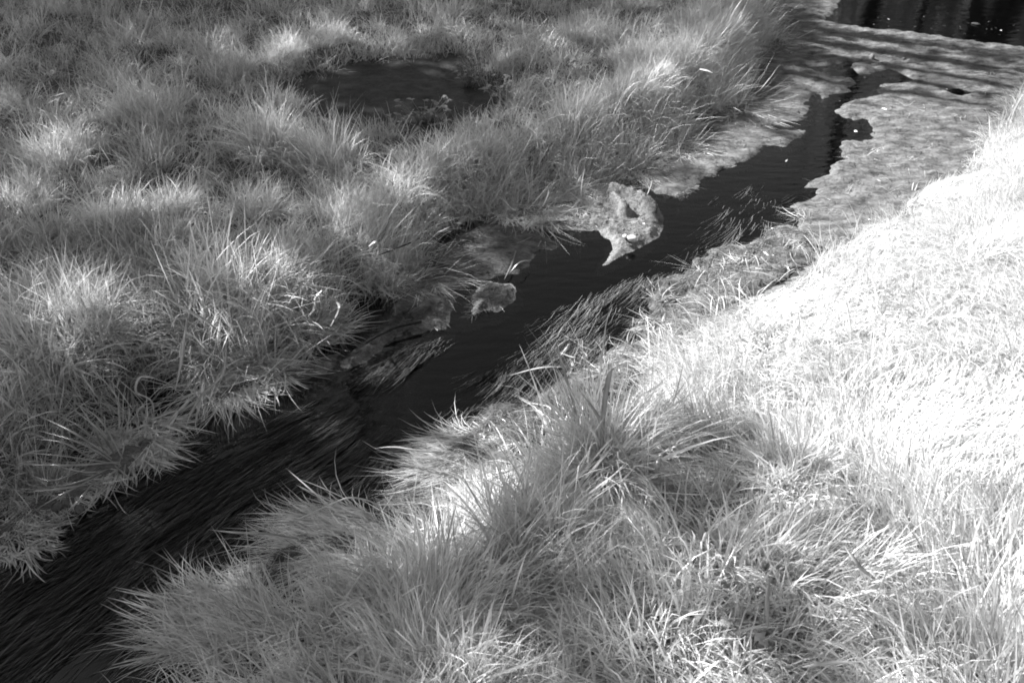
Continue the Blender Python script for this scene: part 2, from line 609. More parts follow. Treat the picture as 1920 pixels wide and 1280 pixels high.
# the big sheet closing the head of the channel
top = pts([(1180, 320), (1290, 255), (1370, 190), (1430, 120), (1455, 50), (1465, -60), (1570, -60), (1575, 0), (1560, 28), (1545, 40), (1620, 52), (1700, 60), (1780, 72),
           (1920, 88), (2060, 100), (2060, 230), (1960, 250), (1860, 330), (1770, 390), (1660, 450), (1570, 480), (1500, 440)] + CH_R[::-1] + CH_L[::-1] + [(1270, 372), (1235, 365), (1200, 345)])
HOLE = pts([(1775, 172), (1800, 166), (1815, 174), (1795, 178)])
grid_mat('algae_mat', top, 'large pale algae sheet across the head of the channel, striped by tree shadows', M_ALGAE, step=0.018,
         seed=3, strands=4200, holes=[HOLE], rag=0.030)
grid_mat('algae_mat', pts([(1510, 425), (1540, 480), (1450, 540), (1340, 600), (1250, 660), (1180, 725), (1110, 760), (1010, 755), (1000, 742), (1045, 715),
                           (1100, 680), (1140, 660), (1180, 620), (1170, 600), (1215, 570), (1225, 530), (1290, 510), (1300, 490), (1340, 465), (1400, 455),
                           (1440, 425), (1470, 412)]),
         'narrow ragged algae fringe along the sunlit right bank', M_ALGAE, seed=8, strands=1400, rag=0.03, tone=.7)
ISL = pts(uv([(1150, 300), (1020, 295), (950, 285), (1000, 255), (1150, 250), (1270, 215), (1240, 180), (1320, 130), (1400, 105), (1480, 112), (1550, 150),
              (1600, 215), (1608, 275), (1582, 330), (1500, 385), (1400, 432), (1330, 470), (1305, 478), (1330, 430), (1352, 392), (1335, 345),
              (1290, 322), (1280, 303)], 640, 320, .375))
RIDGE = pts([(1144, 372), (1165, 378), (1200, 392), (1228, 412)])
RIDGE2 = pts([(1147, 385), (1160, 398), (1172, 410)])


def isl_extra(P, d):
    a = seg_dist(P, RIDGE)
    b = seg_dist(P, RIDGE2)
    n = 1 + .3 * fbm(P[:, 0], P[:, 1], 16, 2, 88)
    return .062 * np.exp(-(a / .026) ** 2) * n + .05 * np.exp(-(b / .022) ** 2) * n + .016 * np.abs(fbm(P[:, 0], P[:, 1], 30, 3, 91)) * sstep(0.01, .06, d) - .003 * np.exp(-(np.hypot(P[:, 0] - at(1185, 420)[0], P[:, 1] - at(1185, 420)[1]) / .06) ** 2)


grid_mat('algae_mat', ISL, 'bright lumpy algae raft with a raised ridge, jutting into the dark water', M_HUMP, step=0.008, seed=12, strands=2400, sag=.1, bump=.006, thick=.02,
         extra=isl_extra, rag=0.012, tone=1.0)
grid_mat('algae_mat', pts([(1240, 360), (1300, 352), (1310, 348), (1285, 378), (1262, 372), (1240, 378)]),
         'small dull algae tag beside the bright lumpy raft', M_ALGAE, seed=14, rag=0.02, strands=60)
grid_mat('algae_mat', pts([(1080, 395), (1040, 400), (1010, 430), (1030, 446), (1062, 458), (1040, 472), (1018, 472), (1003, 490), (996, 503), (966, 512), (940, 516),
                           (930, 520), (880, 530), (800, 560), (740, 590), (740, 540), (820, 470), (900, 420), (980, 385), (1090, 375)]),
         'shaded algae shelf below the left bank, two pale blades lying over its edge', M_ALGAE, seed=19, strands=500, tone=.6)
grid_mat('algae_mat', pts(uv([(640, 640), (660, 600), (700, 570), (740, 550), (800, 560), (850, 562), (876, 592), (870, 640), (815, 692), (760, 722), (745, 700), (690, 735), (622, 755)], 640, 320, .375)),
         'small rounded algae lobe in midstream shade with light spots', M_ALGAE, step=.008, seed=23, strands=160, rag=.010,
         extra=lambda P, d: .018 * np.abs(fbm(P[:, 0], P[:, 1], 22, 3, 61)) * sstep(0, .05, d))
grid_mat('algae_mat', pts(uv([(580, 630), (565, 680), (540, 740), (532, 815), (505, 800), (440, 805), (400, 815), (330, 820), (270, 838), (205, 895), (125, 962), (20, 1000),
                              (0, 960), (60, 900), (130, 850), (230, 780), (330, 740), (300, 690), (420, 640), (520, 620)], 640, 320, .375)),
         'crusty net-like algae strip along the left bank, patchily lit', M_ALGAE, step=.008, seed=29, strands=260, rag=.014,
         extra=lambda P, d: .02 * np.abs(fbm(P[:, 0], P[:, 1], 26, 3, 64)) * sstep(0, .05, d))
grid_mat('algae_mat', pts([(650, 690), (600, 705), (520, 728), (470, 742), (430, 752), (400, 770), (400, 730), (500, 690), (640, 660)]),
         'dark smooth algae strip under the overhanging left grass', M_ALGAE, seed=33, strands=150, tone=.5)
grid_mat('algae_mat', pts([(1040, 745), (985, 745), (920, 755), (870, 790), (845, 830), (770, 865), (745, 880), (760, 900), (730, 930), (680, 955), (740, 975), (800, 970), (900, 900), (960, 850), (1030, 800), (1100, 740)]),
         'sunlit algae shelf at the foot of the tall shaded right bank tussock', M_ALGAE, step=.010, seed=37, strands=1600, rag=.022, tone=.9)
grid_mat('algae_mat', np.vstack([POOL.mean(0) + (POOL - POOL.mean(0)) * 1.12]),
         'scum coloured dark for shade, covering the hollow pool on the left bank', M_SCUM_SHADE, step=.02, seed=41, strands=500, tone=.35, thick=.006, bump=.006, sag=0, zoff=.15)
grid_mat('algae_mat', pts([(-60, 1010), (20, 960), (100, 900), (200, 850), (290, 810), (310, 830), (265, 875), (205, 905), (160, 950), (110, 978), (40, 1000), (0, 1035), (-60, 1090)]),
         'wet dark algae crust below the broad-bladed clump at lower left', M_ALGAE, seed=45, strands=200, tone=.6,
         extra=lambda P, d: .03 * np.abs(fbm(P[:, 0], P[:, 1], 14, 4, 69)) * sstep(0, .08, d))
grid_mat('algae_mat', pts([(700, 1000), (640, 985), (560, 1000), (480, 1040), (430, 1090), (500, 1110), (600, 1060), (720, 1030)]),
         'wet algae crust under the drooping grass of the shaded right bank', M_ALGAE, seed=47, strands=200, tone=.8,
         extra=lambda P, d: .02 * np.abs(fbm(P[:, 0], P[:, 1], 14, 4, 71)) * sstep(0, .08, d))


# ------------------------------------------------------------------ water weed streaming in the current
def weed_bed(outline, n, L, w, z0, z1, tone, seed, seg=9, skew=0.0, wav=.25):
    n = int(n * 2.0)
    L = (L[0] * 1.4, L[1] * 1.4)
    w = (w[0] * .75, w[1] * .68)
    tone *= .85
    poly = pts(outline)
    lo, hi = poly.min(0), poly.max(0)
    P = rng.uniform(lo, hi, (n * 6, 2))
    dens = fbm(P[:, 0], P[:, 1], 5.5, 3, seed)
    P = P[inside(P, poly) & (dens > rng.uniform(-.15, .45, len(P)))][:n]
    # strands hang together in tresses: snap the roots towards a few hundred knots
    m = max(6, len(P) // 14)
    kn = P[:m]
    j = rng.integers(0, m, len(P))
    P = kn[j] + rng.normal(0, .020, (len(P), 2)) * rng.uniform(.3, 1.6, m)[j][:, None]
    n = len(P)
    kt = rng.uniform(.55, 1.35, m)[j]
    kz = z1 - (z1 - z0) * (rng.uniform(0, 1, m) ** .8)[j] + rng.normal(0, .004, n)
    ka = rng.normal(skew, .13, m)[j] + rng.normal(0, .06, n)
    fx, fy = flow(P)
    az = np.arctan2(fy, fx) + ka
    LL = rng.uniform(*L, n) * rng.uniform(.5, 1.2, m)[j]
    t = np.linspace(0, 1, seg + 1)
    C = np.zeros((n, seg + 1, 3))
    ph = rng.uniform(0, 6.28, m)[j]
    C[:, 0, :2] = P
    for k in range(1, seg + 1):
        fx, fy = flow(C[:, k - 1, :2])
        a = np.arctan2(fy, fx) + ka + wav * np.sin(ph + 5.5 * t[k]) + rng.normal(0, .07, n)
        C[:, k, 0] = C[:, k - 1, 0] + np.cos(a) * LL / seg
        C[:, k, 1] = C[:, k - 1, 1] + np.sin(a) * LL / seg
    C[:, :, 2] = kz[:, None] + (.012 * np.sin(ph[:, None] + 4 * t[None, :])) - .03 * (t[None, :] - .45) ** 2
    C[:, :, 2] += rng.normal(0, .003, (n, seg + 1))
    side = np.stack([-np.sin(az), np.cos(az)], 1)
    ww = rng.uniform(*w, n)
    prof = np.interp(t, [0, .2, .7, 1], [.5, 1, .8, 0])
    VV = np.empty((n, 2 * seg + 1, 3))
    hw = (ww / 2)[:, None, None] * prof[None, :seg, None] * side[:, None, :]
    VV[:, 0:2 * seg:2, :2] = C[:, :seg, :2] - hw
    VV[:, 1:2 * seg:2, :2] = C[:, :seg, :2] + hw
    VV[:, 0:2 * seg:2, 2] = C[:, :seg, 2] - ww[:, None] * .3
    VV[:, 1:2 * seg:2, 2] = C[:, :seg, 2] + ww[:, None] * .3
    VV[:, 2 * seg] = C[:, seg]
    tri = []
    for k in range(seg - 1):
        tri += [(2 * k, 2 * k + 1, 2 * k + 3), (2 * k, 2 * k + 3, 2 * k + 2)]
    tri.append((2 * seg - 2, 2 * seg - 1, 2 * seg))
    T = (np.arange(n) * (2 * seg + 1))[:, None, None] + np.array(tri)[None]
    tn = np.repeat(tone * kt * rng.uniform(.7, 1.25, n), 2 * seg + 1)
    return VV.reshape(-1, 3), T.reshape(-1, 3), tn


beds = [
    weed_bed([(1050, 610), (1100, 560), (1190, 520), (1270, 505), (1340, 495), (1310, 530), (1240, 585), (1180, 630), (1140, 660), (1090, 650)], 1900, (.12, .32), (.0013, .0032), -.024, .003, .95, 101),
    weed_bed([(920, 695), (990, 655), (1070, 640), (1150, 640), (1120, 690), (1050, 735), (980, 745), (950, 720)], 1300, (.10, .28), (.0013, .003), -.024, .003, .95, 103),
    weed_bed([(1330, 440), (1400, 350), (1470, 320), (1500, 340), (1480, 400), (1400, 440), (1340, 470)], 1100, (.15, .4), (.0016, .0036), -.03, -.001, .8, 105),
    weed_bed([(1250, 400), (1340, 350), (1400, 330), (1350, 400), (1260, 450)], 300, (.15, .4), (.0016, .0036), -.05, -.006, .5, 106),
    weed_bed([(680, 690), (760, 640), (840, 630), (830, 650), (740, 700), (690, 720)], 320, (.10, .26), (.0014, .003), -.008, .004, .8, 107),
    weed_bed([(900, 760), (960, 740), (900, 800), (840, 840), (760, 870), (700, 900), (620, 920), (700, 840), (800, 790)], 1700, (.12, .34), (.0016, .0036), -.03, .002, .9, 109),
    weed_bed([(430, 770), (640, 740), (800, 760), (760, 830), (640, 900), (520, 950), (380, 980), (240, 990), (260, 900), (350, 820)], 4200, (.2, .6), (.0014, .0034), -.028, .000, 1.0, 111),
    weed_bed([(0, 1060), (240, 980), (480, 960), (420, 1060), (300, 1180), (180, 1290), (-60, 1290)], 3600, (.25, .7), (.0014, .0034), -.03, -.001, 1.0, 113),
]
v, t, tn = join(beds)
tag(tri_obj('water_weed', v, t, M_WEED, tone=tn), kind='stuff')

# ------------------------------------------------------------------ named tussocks
# px, py of the foot; half width and height in photo pixels; blades; blade width; spread; lean; tone; label
TUSSOCKS = [
    (410, 595, 122, 150, 2700, .0056, 1.1, (.25, -.10), 1.06, 'bright rounded tussock spilling over the left stream edge, with bent pale leaves'),
    (115, 630, 140, 145, 2300, .0054, 1.15, (.05, -.05), .95, 'broad dull tussock at the left edge of the photo beside the bright rounded tussock'),
    (555, 545, 95, 110, 1500, .0048, 1.0, (.10, -.08), .88, 'sagging tussock of tangled blades between the bright rounded tussock and the algae shelf'),
    (735, 440, 100, 120, 1700, .0036, 1.0, (.22, -.08), .92, 'sloping tussock combed down to the right at the stream corner'),
    (500, 290, 55, 140, 1000, .0036, .8, (.02, .02), .92, 'tall narrow tussock just left of the dark pool'),
    (615, 310, 65, 120, 1100, .0036, .9, (-.05, .05), .92, 'tall tussock standing in front of the dark pool, dark water behind its tips'),
    (285, 225, 85, 110, 1200, .0036, .95, (.05, .05), .92, 'large domed tussock left of the tall narrow pool tussock'),
    (110, 300, 80, 100, 1000, .0036, 1.0, (0, .05), .92, 'fluffy tussock near the left edge, behind the dark gap'),
    (225, 425, 75, 110, 1000, .0036, .9, (0, .02), .90, 'medium tussock behind and between the two big front tussocks'),
    (45, 385, 75, 90, 900, .0036, .9, (.0, .02), .85, 'low tussock cut by the left edge above the dark hollow'),
    (330, 395, 55, 80, 700, .0036, .9, (.05, .02), .88, 'small tussock right of the medium tussock, in half shade'),
    (480, 400, 60, 90, 800, .0036, .85, (.0, .02), .86, 'loose tussock in front of the tall narrow pool tussock'),
    (650, 400, 70, 80, 900, .0036, 1.0, (.05, .0), .88, 'low wide tussock in front of the tussock that borders the pool'),
    (430, 140, 65, 75, 800, .0034, 1.0, (.0, .02), .9, 'round tussock above the tall narrow pool tussock, in shade'),
    (535, 110, 55, 60, 900, .0032, 1.15, (.05, -.02), 1.12, 'low bright tussock at the far left end of the dark pool'),
    (610, 75, 60, 60, 800, .0032, 1.0, (.05, .0), 1.02, 'bright spreading tussock on the far rim of the pool'),
    (770, 85, 50, 55, 600, .0032, 1.1, (.0, -.05), .95, 'small star-shaped tussock at the middle of the far pool rim'),
    (920, 150, 50, 80, 700, .0032, 1.0, (.0, .0), .85, 'dim tussock beside the right end of the pool'),
    (885, 320, 70, 90, 1100, .0034, 1.0, (.1, .0), 1.02, 'pale tussock in front of the leafy herbs, nearest of the stream strip'),
    (990, 320, 70, 100, 1100, .0034, 1.0, (.15, -.05), 1.04, 'pale hanging tussock on the strip above the lumpy algae raft'),
    (1090, 300, 70, 90, 1100, .0034, 1.05, (.2, -.05), 1.04, 'brightest tussock of the stream strip, tips curling towards the water'),
    (1185, 250, 70, 90, 1000, .0032, 1.05, (.2, -.05), 1.0, 'tussock above the dark edge of the sunlit algae sheet'),
    (1270, 205, 70, 90, 1000, .0032, 1.05, (.2, -.05), 1.0, 'tussock halfway along the strip with a flattened bright top'),
    (1370, 150, 75, 110, 1200, .0032, 1.1, (.3, -.05), 1.0, 'big overhanging tussock at the upper stream bend'),
    (1420, 60, 60, 90, 900, .0030, 1.1, (.3, -.02), .9, 'far tussock at the top beside the shadowed algae'),
    (1190, 120, 70, 80, 900, .0030, 1.0, (.1, .0), .98, 'round pale tussock behind the stream strip, under the top edge'),
    (1090, 75, 60, 70, 800, .0030, 1.0, (.05, .0), .9, 'soft grey tussock up from the pool towards the top edge'),
    (1290, 60, 60, 70, 800, .0030, 1.0, (.1, .0), .9, 'soft tussock at the top edge, left of the far overhanging one'),
    # right bank
    (1120, 880, 120, 190, 1700, .0056, .85, (-.05, .0), 1.05, 'tall shaded tussock on the right bank with white sunlit grass behind it'),
    (980, 1010, 130, 150, 1500, .0046, .8, (-.05, .05), .90, 'grey shaded tussock below the tall one, at the bank lip'),
    (660, 1030, 105, 130, 1200, .0042, .8, (-1.35, .15), 1.05, 'combed-over tussock drooping left onto the water'),
    (450, 1200, 125, 130, 1300, .0044, .8, (-1.2, .2), .95, 'long drooping tussock at the lower left of the right bank'),
    (910, 900, 105, 115, 1900, .0040, .7, (-1.5, .1), 1.1, 'flattened sunlit tussock combed left across the algae shelf'),
    (60, 850, 80, 90, 800, .0048, 1.1, (.1, -.1), .8, 'dark tussock at the left edge behind the broad-bladed clump'),
    (10, 940, 60, 60, 400, .0050, 1.2, (.2, -.2), .75, 'dark low tussock in the lower left corner above the water'),
    (235, 755, 80, 95, 900, .0060, 1.1, (.15, -.15), .85, 'coarse grey tussock between the broad-bladed clump and the bright rounded tussock'),
    (1480, 890, 80, 110, 900, .0050, .95, (.05, .0), 1.05, 'spiky bright tussock on the right bank beside a dark gap'),
    (1440, 1060, 110, 110, 1000, .0056, 1.15, (.05, .0), .95, 'spreading star-like tussock in the lower right'),
    (850, 1275, 110, 120, 1100, .0046, .9, (.0, .05), 1.1, 'pale tussock cut by the bottom edge of the photo'),
    (1660, 1180, 100, 90, 800, .0052, 1.1, (.05, .0), 1.0, 'loose tussock between bright patches near the lower right corner'),
]
for (px, py, rw, hp, nb, w, spread, lean, tone, label) in TUSSOCKS:
    zz = 0.2
    for _ in range(3):
        c = at(px, py, zz)
        zz = float(h_at(np.array([c[0]]), np.array([c[1]]))[0])
    dp = depth(px, py, zz)
    ang = math.atan2(H_CAM - zz, math.hypot(*c))
    rad, hgt = .92 * rw * dp / F, hp * dp / F / max(.5, math.cos(ang)) * .80
    nb = int(nb * 1.25)
    w *= .8
    tone *= 1.06
    v, t, tn = clump_blades(c[0], c[1], rad, hgt, nb, w, 5 if py > 480 else 4, spread * .8, lean, tone)
    o = tri_obj('grass_tussock', v, t, M_TUFT, tone=tn, loc=(c[0], c[1], zz))
    tag(o, label, 'grass tussock', 'grass tussocks on the stream banks')

# ------------------------------------------------------------------ meadow grass
# the grass thins out at the trodden near rim of the pool
POOL_FRONT = pts([(560, 210), (660, 245), (780, 262), (880, 245), (880, 275), (760, 300), (640, 285), (560, 250)], .15)


def scatter(n, box, cond):
    P = rng.uniform(box[0], box[1], (n, 2))
    z = h_at(P[:, 0], P[:, 1])
    k = (z > 0.03) & in_view(P[:, 0], P[:, 1], z + .05)
    P = P[k]
    P = P[cond(P)]
    P = P[sdist(P, POOL) < .01]
    return P[~((sdist(P, POOL_FRONT) > 0) & (rng.uniform(0, 1, len(P)) < .75))]


# left bank: many unnamed clumps that run into one another
cl = scatter(2600, ((-5.2, .6), (3.2, 9.4)), lambda P: ~land_side(P))
parts = []
for i, (x, y) in enumerate(cl):
    dd = math.hypot(x, y)
    big = rng.uniform(.6, 1.25)
    parts.append(clump_blades(x, y, .125 * big, .135 * big * rng.uniform(.55, 1.6), int(100 * big), .0030 if dd < 4.2 else .0036, 3, 1.0,
                              (rng.normal(0.06, .2), rng.normal(0, .2)), rng.uniform(.75, 1.08)))
cl = scatter(900, ((-2.6, .9), (-.4, 3.2)), lambda P: ~land_side(P))[:150]
for x, y in cl:
    parts.append(clump_blades(x, y, .12, .17 * rng.uniform(.7, 1.3), 90, .0046, 5, 1.0, (.1 + rng.normal(0, .2), rng.normal(-.05, .2)), rng.uniform(.75, 1.0)))
cl = scatter(3000, ((-.5, 3.0), (2.6, 9.0)), lambda P: (~land_side(P)) & (seg_dist(P, STRIP) < .34))[:260]
for x, y in cl:
    parts.append(clump_blades(x, y, .14, .20 * rng.uniform(.75, 1.2), 130, .0032, 4, 1.0, (.12 + rng.normal(0, .15), rng.normal(-.05, .15)), rng.uniform(.9, 1.1)))
# thin sedgy tufts break up the pool's rim
for i in range(110):
    u = rng.uniform(0, len(POOL))
    a, b = POOL[int(u) % len(POOL)], POOL[(int(u) + 1) % len(POOL)]
    c = a + (b - a) * (u % 1) + rng.normal(0, .05, 2)
    parts.append(clump_blades(c[0], c[1], .07, .15 * rng.uniform(.6, 1.3), 40, .003, 4, 1.0, (rng.normal(0, .2), rng.normal(0, .2)), .85))
# low sward and flattened old blades between the clumps
P = scatter(60000, ((-5.2, .6), (3.2, 9.4)), lambda P: ~land_side(P))[:30000]
n = len(P)
parts.append(make_blades(np.stack([P[:, 0], P[:, 1], h_at(P[:, 0], P[:, 1]) - .004], 1), rng.uniform(.05, .17, n), rng.uniform(.002, .005, n),
                         rng.uniform(0, 6.28, n), rng.uniform(.2, 1.3, n), rng.uniform(0, 1.2, n), 3, rng.uniform(.5, 1.05, n)))
v, t, tn = join(parts)
LOG = [('left', len(t))]
tag(tri_obj('meadow_grass', v, t, M_GRASS, tone=tn), kind='stuff')

# right bank: finer, swept sward
parts = []
P = scatter(760000, ((-1.6, .5), (5.6, 9.2)), land_side)
dst = np.hypot(P[:, 0], P[:, 1])
P = P[rng.uniform(0, 1, len(P)) < np.clip(1.25 - .10 * dst, .55, 1)]
n = len(P)
dst = np.hypot(P[:, 0], P[:, 1])
a0 = 5.0 * fbm(P[:, 0], P[:, 1], 1.5, 3, 201) + 2.6
az = a0 + rng.normal(0, .75, n)
cov = fbm(P[:, 0], P[:, 1], 3.2, 3, 207)
near = sstep(3.0, 1.6, dst)
L = (.075 + .06 * near) * (1.05 + 1.1 * cov) * rng.uniform(.5, 1.4, n)
w = (.0021 + .0023 * near) * rng.uniform(.55, 1.4, n)
th0 = np.clip(.62 + .5 * fbm(P[:, 0], P[:, 1], 2.3, 2, 213) + rng.normal(0, .3, n), .05, 1.35)
curl = np.clip(rng.normal(.75, .5, n), 0, 2)
tone = np.clip(rng.normal(1, .15, n), .6, 1.35) * np.where(rng.uniform(0, 1, n) < .06, .6, 1)
parts.append(make_blades(np.stack([P[:, 0], P[:, 1], h_at(P[:, 0], P[:, 1]) - .006], 1), L, w, az, th0, curl, 3, tone, kink=.3))
LOG.append(('right blades', n))
cl = scatter(1100, ((-1.6, .5), (5.6, 9.2)), land_side)
for i, (x, y) in enumerate(cl):
    big = rng.uniform(.6, 1.3)
    nearc = float(sstep(3.2, 1.6, np.array([math.hypot(x, y)]))[0])
    parts.append(clump_blades(x, y, .11 * big, .16 * big * rng.uniform(.6, 1.25) * (1 + .25 * nearc), int(80 * big), .0030 + .0018 * nearc, 4, 1.15,
                              (rng.normal(-.03, .2), rng.normal(0, .2)), rng.uniform(.85, 1.1)))
v, t, tn = join(parts)
LOG.append(('right tris', len(t)))
tag(tri_obj('meadow_grass', v, t, M_GRASS, tone=tn), kind='stuff')


# blades drooping over both stream edges
def edge_blades(line, n, sgn, L, w):
    seg = line[1:] - line[:-1]
    ln = np.hypot(seg[:, 0], seg[:, 1])
    cum = np.concatenate([[0], np.cumsum(ln)])
    u = rng.uniform(0, cum[-1], n)
    i = np.clip(np.searchsorted(cum, u) - 1, 0, len(seg) - 1)
    tt = (u - cum[i]) / ln[i]
    p = line[i] + seg[i] * tt[:, None]
    nrm = np.stack([-seg[i, 1], seg[i, 0]], 1) / ln[i][:, None] * sgn      # towards the water
    p = p - nrm * rng.uniform(.0, .20, n)[:, None] + rng.normal(0, .02, (n, 2))
    h = h_at(p[:, 0], p[:, 1])
    k = in_view(p[:, 0], p[:, 1], h) & (h > .0)
    p, nrm, h = p[k], nrm[k], h[k]
    m = len(p)
    az = np.arctan2(nrm[:, 1], nrm[:, 0]) + rng.normal(0, .75, m)
    return make_blades(np.stack([p[:, 0], p[:, 1], h - .005], 1), rng.uniform(*L, m), rng.uniform(*w, m), az, rng.uniform(.2, 1.1, m),
                       rng.uniform(.5, 2.0, m), 6, np.clip(rng.normal(1, .2, m), .55, 1.4), kink=.35)


v, t, tn = join([edge_blades(LEFT_LINE[1:-3], 6500, -1, (.08, .22), (.0018, .004)), edge_blades(RIGHT_LINE[2:-2], 9000, -1, (.06, .20), (.0018, .0042))])
tag(tri_obj('overhanging_grass', v, t, M_GRASS, tone=tn), kind='stuff')


SPR = [(1700, 225), (1760, 260), (1670, 290), (1790, 215), (1720, 300), (1640, 300), (1560, 395), (1520, 400), (1490, 440), (1410, 490), (1380, 480), (1330, 520), (1270, 560),
       (1210, 600), (1160, 650), (1120, 690), (1880, 130), (1850, 160), (1750, 200), (1600, 345)]
parts = []
for a, b in SPR:
    for _ in range(3):
        a_r = rng.uniform(.03, .07)
        c = at(a + rng.normal(0, 22), b + rng.normal(0, 12), .02)
        parts.append(clump_blades(c[0], c[1], a_r, .17, 12, .0030, 6, 1.0, (rng.normal(-.1, .25), rng.normal(0, .25)), .85, 1.0))
v, t, tn = join(parts)
tag(tri_obj('sprouting_grass', v, t, M_GRASS, tone=tn), kind='stuff')


# ------------------------------------------------------------------ single leaves, stems, twigs
def ribbon(name, path, width, mat, label, cat, group=None, tone=1.0, zs=None, fold=.35, taper=(.5, 1, 1, 0.02)):
    """path: photo places with heights above the water, turned into a folded leaf of real width"""
    width, tone = width * .75, tone * .8
    p = np.array([[*at(a, b, z), z] for a, b, z in path])
    # smooth by Catmull-Rom
    q = []
    ext = np.vstack([2 * p[0] - p[1], p, 2 * p[-1] - p[-2]])
    for i in range(1, len(ext) - 2):
        for u in np.linspace(0, 1, 7)[:-1]:
            a, b, c, d = ext[i - 1], ext[i], ext[i + 1], ext[i + 2]
            q.append(.5 * (2 * b + (c - a) * u + (2 * a - 5 * b + 4 * c - d) * u * u + (3 * b - a - 3 * c + d) * u ** 3))
    q.append(p[-1])
    q = np.array(q)
    m = len(q)
    tg = np.gradient(q, axis=0)
    tg /= np.linalg.norm(tg, axis=1)[:, None]
    side = np.cross(tg, np.array([0, -.5, .87]))
    side /= np.linalg.norm(side, axis=1)[:, None] + 1e-9
    up = np.cross(side, tg)
    wv = width * np.interp(np.linspace(0, 1, m), np.linspace(0, 1, len(taper)), taper)
    th = 0.0006
    V = np.concatenate([q - side * wv[:, None] / 2 + up * fold * wv[:, None] * .5, q, q + side * wv[:, None] / 2 + up * fold * wv[:, None] * .5,
                        q - up * (wv[:, None] * .15 + th)])
    T = []
    for i in range(m - 1):
        a, b, c, d = i, m + i, 2 * m + i, 3 * m + i
        for s, e in ((a, b), (b, c), (c, d), (d, a)):
            T += [(s, e, e + 1), (s, e + 1, s + 1)]
    loc = q[0]
    o = tri_obj(name, V, T, mat, tone=np.full(len(V), tone), loc=tuple(loc))
    tag(o, label, cat, group)
    return o


GL = 'bent leaves along the left bank'
ribbon('reed_leaf', [(425, 640, .28), (418, 700, .22), (380, 740, .14), (358, 775, .08), (345, 812, .03)], .012, M_REED, 'long spotted reed leaf hanging down to the dark water', 'reed leaf', GL, 1.3)
ribbon('reed_leaf', [(350, 600, .36), (345, 640, .33), (338, 690, .26), (326, 742, .18)], .013, M_REED, 'broad pale reed leaf hanging straight down below the bright rounded tussock', 'reed leaf', GL, 1.35)
ribbon('dry_leaf', [(288, 708, .25), (262, 708, .27), (256, 735, .23), (284, 752, .16), (290, 788, .10)], .011, M_DRY, 'curled white dead leaf, hook-shaped, above the broad-bladed clump', 'dry leaf', GL, 1.2)
ribbon('dry_leaf', [(604, 545, .22), (592, 560, .20), (590, 580, .17), (570, 600, .13)], .016, M_DRY, 'crumpled pale dead leaf left of the sharply bent one on the stream edge', 'dry leaf', GL, .8)
ribbon('dry_leaf', [(618, 555, .20), (630, 565, .18), (637, 578, .19), (626, 602, .13), (610, 626, .08)], .013, M_DRY, 'sharply bent pale dead leaf pointing down to the algae', 'dry leaf', GL, .8)
ribbon('dry_leaf', [(425, 565, .40), (438, 570, .40), (447, 580, .38)], .020, M_DRY, 'small white crumpled leaf resting on top of the bright rounded tussock', 'dry leaf', GL, 1.3)
ribbon('dry_leaf', [(692, 462, .30), (703, 455, .32), (712, 462, .30), (706, 482, .26)], .016, M_DRY, 'small pale curled leaf on the sloping tussock at the stream corner', 'dry leaf', GL, .6)
ribbon('reed_leaf', [(640, 545, .22), (600, 538, .30), (560, 535, .34)], .008, M_REED, 'thin pale reed leaf lying along the sagging tussock', 'reed leaf', GL, 1.2)
ribbon('reed_leaf', [(290, 545, .34), (340, 575, .36), (385, 600, .34), (420, 632, .30)], .010, M_REED, 'pale reed leaf arching across the front of the bright rounded tussock', 'reed leaf', GL, 1.3)
ribbon('reed_leaf', [(967, 470, .02), (960, 495, .03), (945, 525, .015)], .010, M_REED, 'short pale blade hanging over the edge of the shaded algae shelf', 'reed leaf', GL, .6)
ribbon('reed_leaf', [(996, 488, .03), (975, 492, .05), (955, 512, .015)], .008, M_REED, 'second pale blade crossing the edge of the shaded algae shelf', 'reed leaf', GL, .6)
ribbon('dry_leaf', [(1312, 130, .32), (1325, 133, .32), (1338, 138, .31)], .014, M_DRY, 'straight white leaf lying on the far stream strip', 'dry leaf', GL, 1.4)
ribbon('dry_leaf', [(1400, 178, .02), (1412, 183, .02), (1424, 186, .015)], .012, M_DRY, 'short white leaf on the shadowed algae below the upper bend', 'dry leaf', GL, 1.3)

# the broad-bladed clump at lower left: every broad leaf can be told apart
root = at(255, 860, .12)
e = tag(empty('reed_clump', (root[0], root[1], .12)), 'broad-bladed pale clump fanning left and drooping into the water at lower left', 'reed clump')
fan = [((225, 870), (120, 855), (45, 848)), ((225, 866), (130, 872), (35, 868)), ((220, 875), (160, 885), (70, 862)), ((215, 868), (150, 830), (55, 802)),
       ((210, 860), (140, 812), (40, 764)), ((205, 850), (150, 800), (90, 770)), ((215, 850), (180, 800), (115, 752)), ((230, 860), (190, 790), (140, 752)),
       ((235, 870), (232, 905), (243, 912)), ((200, 880), (140, 905), (48, 920)), ((190, 890), (110, 930), (40, 972)), ((175, 870), (90, 872), (40, 870)),
       ((180, 900), (150, 935), (110, 985)), ((190, 900), (170, 945), (142, 985)), ((195, 890), (180, 940), (125, 980)), ((175, 905), (140, 945), (105, 978)),
       ((220, 880), (232, 840), (228, 815)), ((230, 820), (270, 798), (305, 798)), ((240, 830), (260, 812), (290, 812)), ((215, 872), (245, 900), (242, 912)),
       ((195, 845), (170, 790), (130, 740)), ((170, 860), (120, 830), (58, 822)), ((160, 880), (100, 900), (55, 890)), ((185, 905), (120, 915), (50, 922))]
